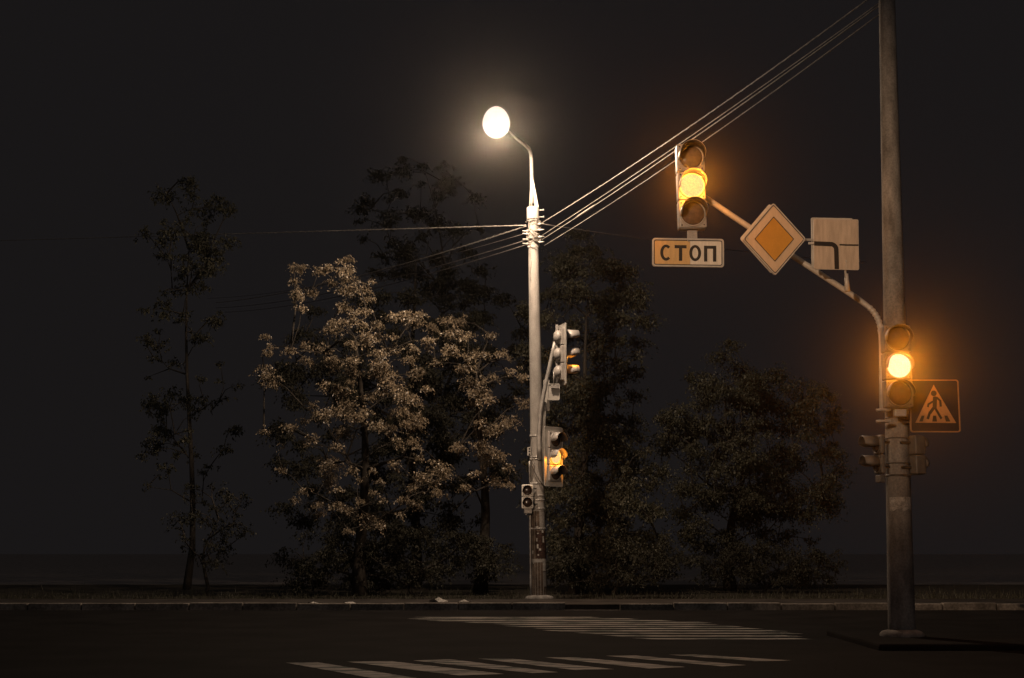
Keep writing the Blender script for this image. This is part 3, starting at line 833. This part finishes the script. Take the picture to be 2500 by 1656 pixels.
q = MB(); q.box((0.01, 0.2, 0.0), (0.05, 0.28, 0.10), bevel=0.006); q.box((0.09, 0.045, 0.0), (2 * dw + 0.15, 0.025, 0.03), bevel=0.003)
q.lathe([(0.009, -0.012), (0.009, -0.002)], axis='Y', n=8, c=(-dw * .84, 0, .01)); q.lathe([(0.009, -0.012), (0.009, -0.002)], axis='Y', n=8, c=(dw * .93, 0, -.01)); q.build('bracket', M['steel'], ds)

# direction plate
FY2 = 17.3
pc = at(1933, 565, FY2); pw = (at(1984, 565, FY2) - at(1880, 565, FY2)).x; ph = (at(1930, 507, FY2) - at(1930, 624, FY2)).z
dp = thing('direction_plate', pc, 'square plate with a thick bent black line, standing on the mast arm', 'road sign', ry=R(1.2))
q = MB(); q.prism(rrect(pw, ph, 0.02), 0.0, 0.012); q.build('plate', M['white_paint'], dp)
q = MB(); q.prism(rrect(pw - .012, ph - .012, 0.016), -0.003, 0.0); q.build('film', M['film_plate'], dp)
ux = lambda px: (px - 1838) / 425 * pw; uz = lambda pz: -(pz - 1105) / 470 * ph
q = MB()
q.prism([(-pw / 2 + .004, uz(1082)), (ux(1785), uz(1085)), (ux(1785), uz(1126)), (-pw / 2 + .004, uz(1123))], -0.006, -0.002)
rr = ux(1858) - ux(1785)
o, i = arcband(ux(1785), uz(1085) - rr, rr, rr, uz(1085) - uz(1126), 0, 90, 10); strip(q, o, i, -0.006, -0.002)
wv = uz(1085) - uz(1126)
q.prism([(ux(1858) - wv, uz(1085) - rr), (ux(1858), uz(1085) - rr), (ux(1858) + .004, -ph / 2 + .006), (ux(1858) - wv + .004, -ph / 2 + .006)], -0.006, -0.002)
q.prism([(ux(1868), uz(1103)), (pw / 2 - .006, uz(1103)), (pw / 2 - .006, uz(1117)), (ux(1868), uz(1117))], -0.006, -0.002)
q.build('road_symbol', M['film_black'], dp)
q = MB(); q.prism(rrect(pw * .93, ph, 0.02, cx=-0.035, cz=0.03), 0.07, 0.08); q.build('back_plate', M['white_paint'], dp)
q = MB(); q.tube([(pw * .22, .04, -ph / 2 - .10), (pw * .21, .04, -ph / 2 + 0.02), (pw * .21, .04, -.02)], 0.014, n=8)
q.tube([(pw * .26, .06, -ph / 2 - .26), (pw * .235, .045, -ph / 2 - .04)], [0.036, 0.022], n=12)
q.lathe([(0.010, -0.012), (0.010, -0.002)], axis='Y', n=8, c=(pw * .21, 0, uz(1258))); q.lathe([(0.008, -0.012), (0.008, -0.002)], axis='Y', n=8, c=(ux(1650), 0, uz(1072)))
q.box((pw * .21, -0.004, uz(1300)), (0.006, 0.004, 0.10)); q.box((-pw * .35, .045, -0.005 + .02), (pw * .5, .03, .025)); q.build('bracket', M['white_paint'], dp)

# signal on the right-hand pole
GY = 17.55
hb0 = at(2081, 942, GY); w_ = (at(2110.5, 850, GY) - at(2048, 850, GY)).x; H_ = (at(2080, 751, GY) - at(2080, 942, GY)).z
tr = signal('traffic_light', hb0, 'traffic light on the right-hand pole, bright amber lens lit, beside the triangle sign', 'traffic light', w=w_, s=H_ / 3, depth=0.2, lit=1, hot=True,
            visor=0.14, beam=2700, energy=26, body='housing_dark', lens='lens_dark', lens_r=0.44)
q = MB(); q.box((0.02, 0.1, -0.06), (0.15, 0.09, 0.09), bevel=0.01); q.build('terminal_box', M['housing'], tr)
q = MB(); q.box((0.0, 0.23, H_ * .9), (0.1, 0.1, 0.05), bevel=0.005); q.build('bracket', M['dark_steel'], tr)
q = MB(); q.box((0.0, 0.23, H_ * .1), (0.1, 0.1, 0.05), bevel=0.005); q.build('bracket', M['dark_steel'], tr)

# crossing sign
CY = 17.75
cc = at(2160, 938.5, CY); cw = (at(2217.5, 938, CY) - at(2103, 938, CY)).x; ch = (at(2160, 878, CY) - at(2160, 999, CY)).z
cs = thing('crossing_sign', cc, 'square dark sign with a walking figure in a triangle, right of the lit pole signal', 'road sign')
q = MB(); q.prism(rrect(cw, ch, 0.03), 0.0, 0.012); q.build('plate', M['film_blue'], cs)
q = MB(); q.ring(rrect(cw + .004, ch + .004, 0.03), rrect(cw - .026, ch - .026, 0.022), -0.006, 0.03); q.build('border', M['film_orange'], cs)
vx = lambda px: (px * 0.3828 + 2000) / K - 2160
s_m = cw / 114.5
tx = lambda px: vx(px) * s_m
tz = lambda pz: -((700 + pz * 0.3828) / K - 938.5) * ch / 121
q = MB(); q.prism([(tx(735), tz(626)), (tx(868), tz(870)), (tx(609), tz(868))], -0.004, 0.0); q.build('triangle', M['film_orange'], cs)
q = MB(); y0, y1 = -0.007, -0.0035
q.prism([(tx(733) + 0.036 * math.cos(R(a)), tz(681) + 0.036 * math.sin(R(a))) for a in range(0, 360, 20)], y0, y1)
q.prism([(tx(x), tz(z)) for x, z in ((727, 703), (742, 700), (753, 706), (750, 745), (747, 776), (722, 776), (724, 735))], y0, y1)
for a, b, w in (((748, 706), (772, 728), 13), ((772, 724), (774, 766), 14), ((727, 732), (694, 752), 12), ((696, 748), (692, 769), 12),
                ((733, 768), (702, 808), 19), ((704, 800), (687, 845), 16), ((739, 776), (775, 843), 15)):
    q.prism(thickline((tx(a[0]), tz(a[1])), (tx(b[0]), tz(b[1])), w * s_m * 0.3828 / K), y0 - rng.uniform(0, .001), y1)
for bar in (((650, 823), (668, 823), (655, 861), (632, 861)), ((723, 823), (742, 823), (746, 861), (716, 861)), ((794, 823), (813, 823), (832, 861), (803, 861))):
    q.prism([(tx(x), tz(z)) for x, z in bar], y0, y1)
q.build('walking_figure', M['film_black'], cs)
q = MB(); q.box((-cw * .35, 0.06, ch * .3), (cw * .6, 0.03, 0.035), bevel=0.004); q.build('bracket', M['dark_steel'], cs)
q = MB(); q.box((-cw * .35, 0.06, -ch * .3), (cw * .6, 0.03, 0.035), bevel=0.004); q.build('bracket', M['dark_steel'], cs)

# pedestrian signals on both sides of that pole
zb = at(2029, 1096, 17.9)
p1 = signal('pedestrian_signal', zb, 'dark pedestrian signal left of the right-hand pole, two hoods pointing left', 'pedestrian signal', n=2, w=0.24, s=0.245, depth=0.06, rz=R(-80), visor=0.19,
            body='housing_dark', lens='lens_dark')
q = MB(); q.box((0, 0.03, -0.06), (0.14, 0.07, 0.09), bevel=0.008); q.build('terminal_box', M['housing_dark'], p1)
q = MB(); q.box((0, 0.10, 0.40), (0.04, 0.14, 0.03)); q.build('bracket', M['dark_steel'], p1)
q = MB(); q.box((0, 0.10, 0.09), (0.04, 0.14, 0.03)); q.build('bracket', M['dark_steel'], p1)
zb = at(2128, 1098, 17.95)
p2 = signal('pedestrian_signal', zb, 'dark pedestrian signal right of the right-hand pole, seen from its side', 'pedestrian signal', n=2, w=0.24, s=0.245, depth=0.15, rz=R(112), visor=0.05,
            body='housing_dark', lens='lens_dark')
q = MB(); q.box((0, 0.22, 0.40), (0.04, 0.14, 0.03)); q.build('bracket', M['dark_steel'], p2)
q = MB(); q.box((0, 0.22, 0.09), (0.04, 0.14, 0.03)); q.build('bracket', M['dark_steel'], p2)

# ------------------------------------------------------------------ overhead cables
def cable(a, b, sag, r, m, label, twist=False, n=40, group='overhead cables on the lamp post'):
    a, b = Vector(a), Vector(b); q = MB()
    pts = [a.lerp(b, k / n) - Vector((0, 0, 4 * sag * (k / n) * (1 - k / n))) - a for k in range(n + 1)]
    q.tube(pts, r, n=8)
    if twist:       # lashed messenger wire spiralling round the cable
        tw = []; m_ = n * 10
        for k in range(m_ + 1):
            t = k / m_; p = a.lerp(b, t) - Vector((0, 0, 4 * sag * t * (1 - t))) - a
            an = t * (b - a).length / 0.32 * 2 * math.pi
            tw.append(p + Vector((0, math.sin(an) * r * 1.1, math.cos(an) * r * 1.1)))
        q.tube(tw, r * 0.55, n=5)
    o = q.build('overhead_cable', M[m]); o.location = a
    return tag(o, label, 'cable', group)


ps_ = lambda x, y: at(x, y, PY - 0.1)
cable(ps_(1250, 517), at(2048, -32, RY), 0.10, 0.0085, 'wire', 'topmost of the cables climbing from the lamp post to the upper right', True)
cable(ps_(1252, 545), at(2048, -4, RY), 0.06, 0.007, 'wire', 'second cable down of those climbing right from the lamp post, close above the paired one')
twin = cable(ps_(1253, 554), at(2048, 2, RY), 0.07, 0.0085, 'wire', 'third cable down of those climbing right, spliced, running just under its twin')
cable(ps_(1258, 568), at(2048, 22, RY), 0.10, 0.007, 'wire', 'lowest of the cables climbing from the lamp post, passing behind the hanging signal')
cable(ps_(1253, 518), at(2000, 606, 44), 0.10, 0.010, 'wire_dark', 'thin dim cable sloping down to the right behind the word plate')
cable(ps_(1216, 521), at(-120, 560, 50), 0.0, 0.011, 'wire', 'thick bright twisted cable running almost level to the left', True)
cable(ps_(1216, 523), at(500, 700, 52), 0.25, 0.013, 'wire', 'twisted cable slanting down left into the top of the lit tree', True)
cable(ps_(1214, 540), at(480, 690, 56), 0.3, 0.007, 'wire_dark', 'faint thin cable, highest of the dim ones slanting left')
cable(ps_(1214, 556), at(500, 712, 56), 0.3, 0.010, 'wire_dark', 'dim cable, middle of those slanting left below the twisted cables')
cable(ps_(1216, 566), at(520, 722, 56), 0.3, 0.010, 'wire_dark', 'dim cable, lowest of those slanting left from the lamp post')

q = MB(); a_, b_ = ps_(1253, 554), at(2048, 2, RY)
sp = [a_.lerp(b_, t) - Vector((0, 0, 0.28 * t * (1 - t))) - a_ for t in (0.15, 0.16, 0.19, 0.22, 0.23)]
q.tube(sp, [0.011, 0.02, 0.022, 0.02, 0.011], n=10); q.build('splice_sleeve', M['wire'], twin)
# ------------------------------------------------------------------ litter along the kerb
def scrap(x, y, w, h, label, seed, m='paper'):
    g = random.Random(seed); p = on_ground(x, y, 0.10)
    q = MB(); n = 5; vs = {}
    for i in range(n):
        for j in range(3):
            vs[i, j] = q.bm.verts.new(((i / (n - 1) - .5) * w, (j / 2 - .5) * 0.2 + g.uniform(-.03, .03), max(0.004, g.uniform(0.0, h) * (1 if 0 < i < n - 1 else .4))))
    for i in range(n - 1):
        for j in range(2): q.bm.faces.new((vs[i, j], vs[i + 1, j], vs[i + 1, j + 1], vs[i, j + 1]))
    o = q.build('paper_scrap', M[m]); o.location = p
    tag(o, label, 'litter', 'litter on the pavement edge')


scrap(1014, 1392, 0.36, 0.10, 'largest crumpled pale paper scrap on the pavement, left of the lamp post foot', 1)
scrap(1074, 1393, 0.24, 0.06, 'pale paper scrap nearest the left side of the lamp post foot', 2)
scrap(722, 1397, 0.22, 0.05, 'pale paper scrap at the left end of the lit kerb', 3)
scrap(806, 1397, 0.30, 0.05, 'long flat paper scrap on the pavement below the bright tree', 4)
scrap(2106, 1449, 0.10, 0.05, 'lone tiny scrap on the dark pavement by the right-hand pole', 6)
scrap(1282, 1397, 0.12, 0.05, 'tiny pale scrap just right of the lamp post foot', 5)

# ------------------------------------------------------------------ the lamp across the road that lights the sign faces (outside the picture)
lp = Vector((-6.2, -0.5, 0.0))
fl = thing('street_lamp', lp, 'second street lamp with a plain slim post, across the road from the first', 'street lamp')
q = MB(); q.tube([(0, 0, 0), (0, 0, 3), (0, 0, 7.2)], [0.13, 0.11, 0.08], n=20); q.build('post', M['concrete'], fl)
tgt = at(1790, 560, 17.3) - lp
hd = Vector((0.25, 0.25, 7.3)); dr = (tgt - hd).normalized()
q = MB(); q.tube([(0, 0, 7.1), (0.1, 0.1, 7.25), hd], 0.035, n=10); q.build('lamp_arm', M['steel'], fl)
q = MB(); q.tube([hd - dr * 0.05, hd + dr * 0.05, hd + dr * 0.30, hd + dr * 0.34], [0.06, 0.14, 0.20, 0.20], n=20, caps=False); hh = q.build('lamp_housing', M['steel'], fl)
q = MB(); q.tube([hd + dr * 0.12, hd + dr * 0.14], 0.12, n=20); q.build('lamp_glass', M['bowl'], hh)
sl = bpy.data.lights.new('flood_light', 'SPOT'); sl.energy = 8800; sl.color = (1.0, 0.64, 0.38); sl.shadow_soft_size = 0.08
sl.spot_size = R(22); sl.spot_blend = 1.0
so = bpy.data.objects.new('flood_light', sl); C.objects.link(so); so.parent = fl
so.location = hd + dr * 0.38; so.rotation_euler = dr.to_track_quat('-Z', 'Y').to_euler()

# added narrow spot beside the floodlight, brightens the signals low on the lamp post
s2 = bpy.data.lights.new('flood_light', 'SPOT'); s2.energy = 9000; s2.color = (1.0, 0.68, 0.44); s2.shadow_soft_size = 0.08
s2.spot_size = R(9); s2.spot_blend = 1.0
o2 = bpy.data.objects.new('flood_light', s2); C.objects.link(o2); o2.parent = fl
d2 = (at(1235, 1110, 29.7) - lp - hd).normalized()
o2.location = hd + dr * 0.40; o2.rotation_euler = d2.to_track_quat('-Z', 'Y').to_euler()

# ------------------------------------------------------------------ haze
hz = MB(); hz.box((0, 86, 9.0), (2 * GX + 4, 222, 20.0))  # thin volume added for the soft halos of lens bloom round the lamps
ho = hz.build('haze', [])
hm = bpy.data.materials.new('night haze'); hm.use_nodes = True; nt = hm.node_tree; nt.nodes.clear()
o = nt.nodes.new("ShaderNodeOutputMaterial"); v = nt.nodes.new("ShaderNodeVolumePrincipled")
v.inputs["Color"].default_value = (0.96, 0.88, 0.80, 1); v.inputs["Density"].default_value = 0.0002; v.inputs["Anisotropy"].default_value = 0.974
nt.links.new(v.outputs[0], o.inputs["Volume"])
ho.data.materials.append(hm); structure(ho, 'stuff')
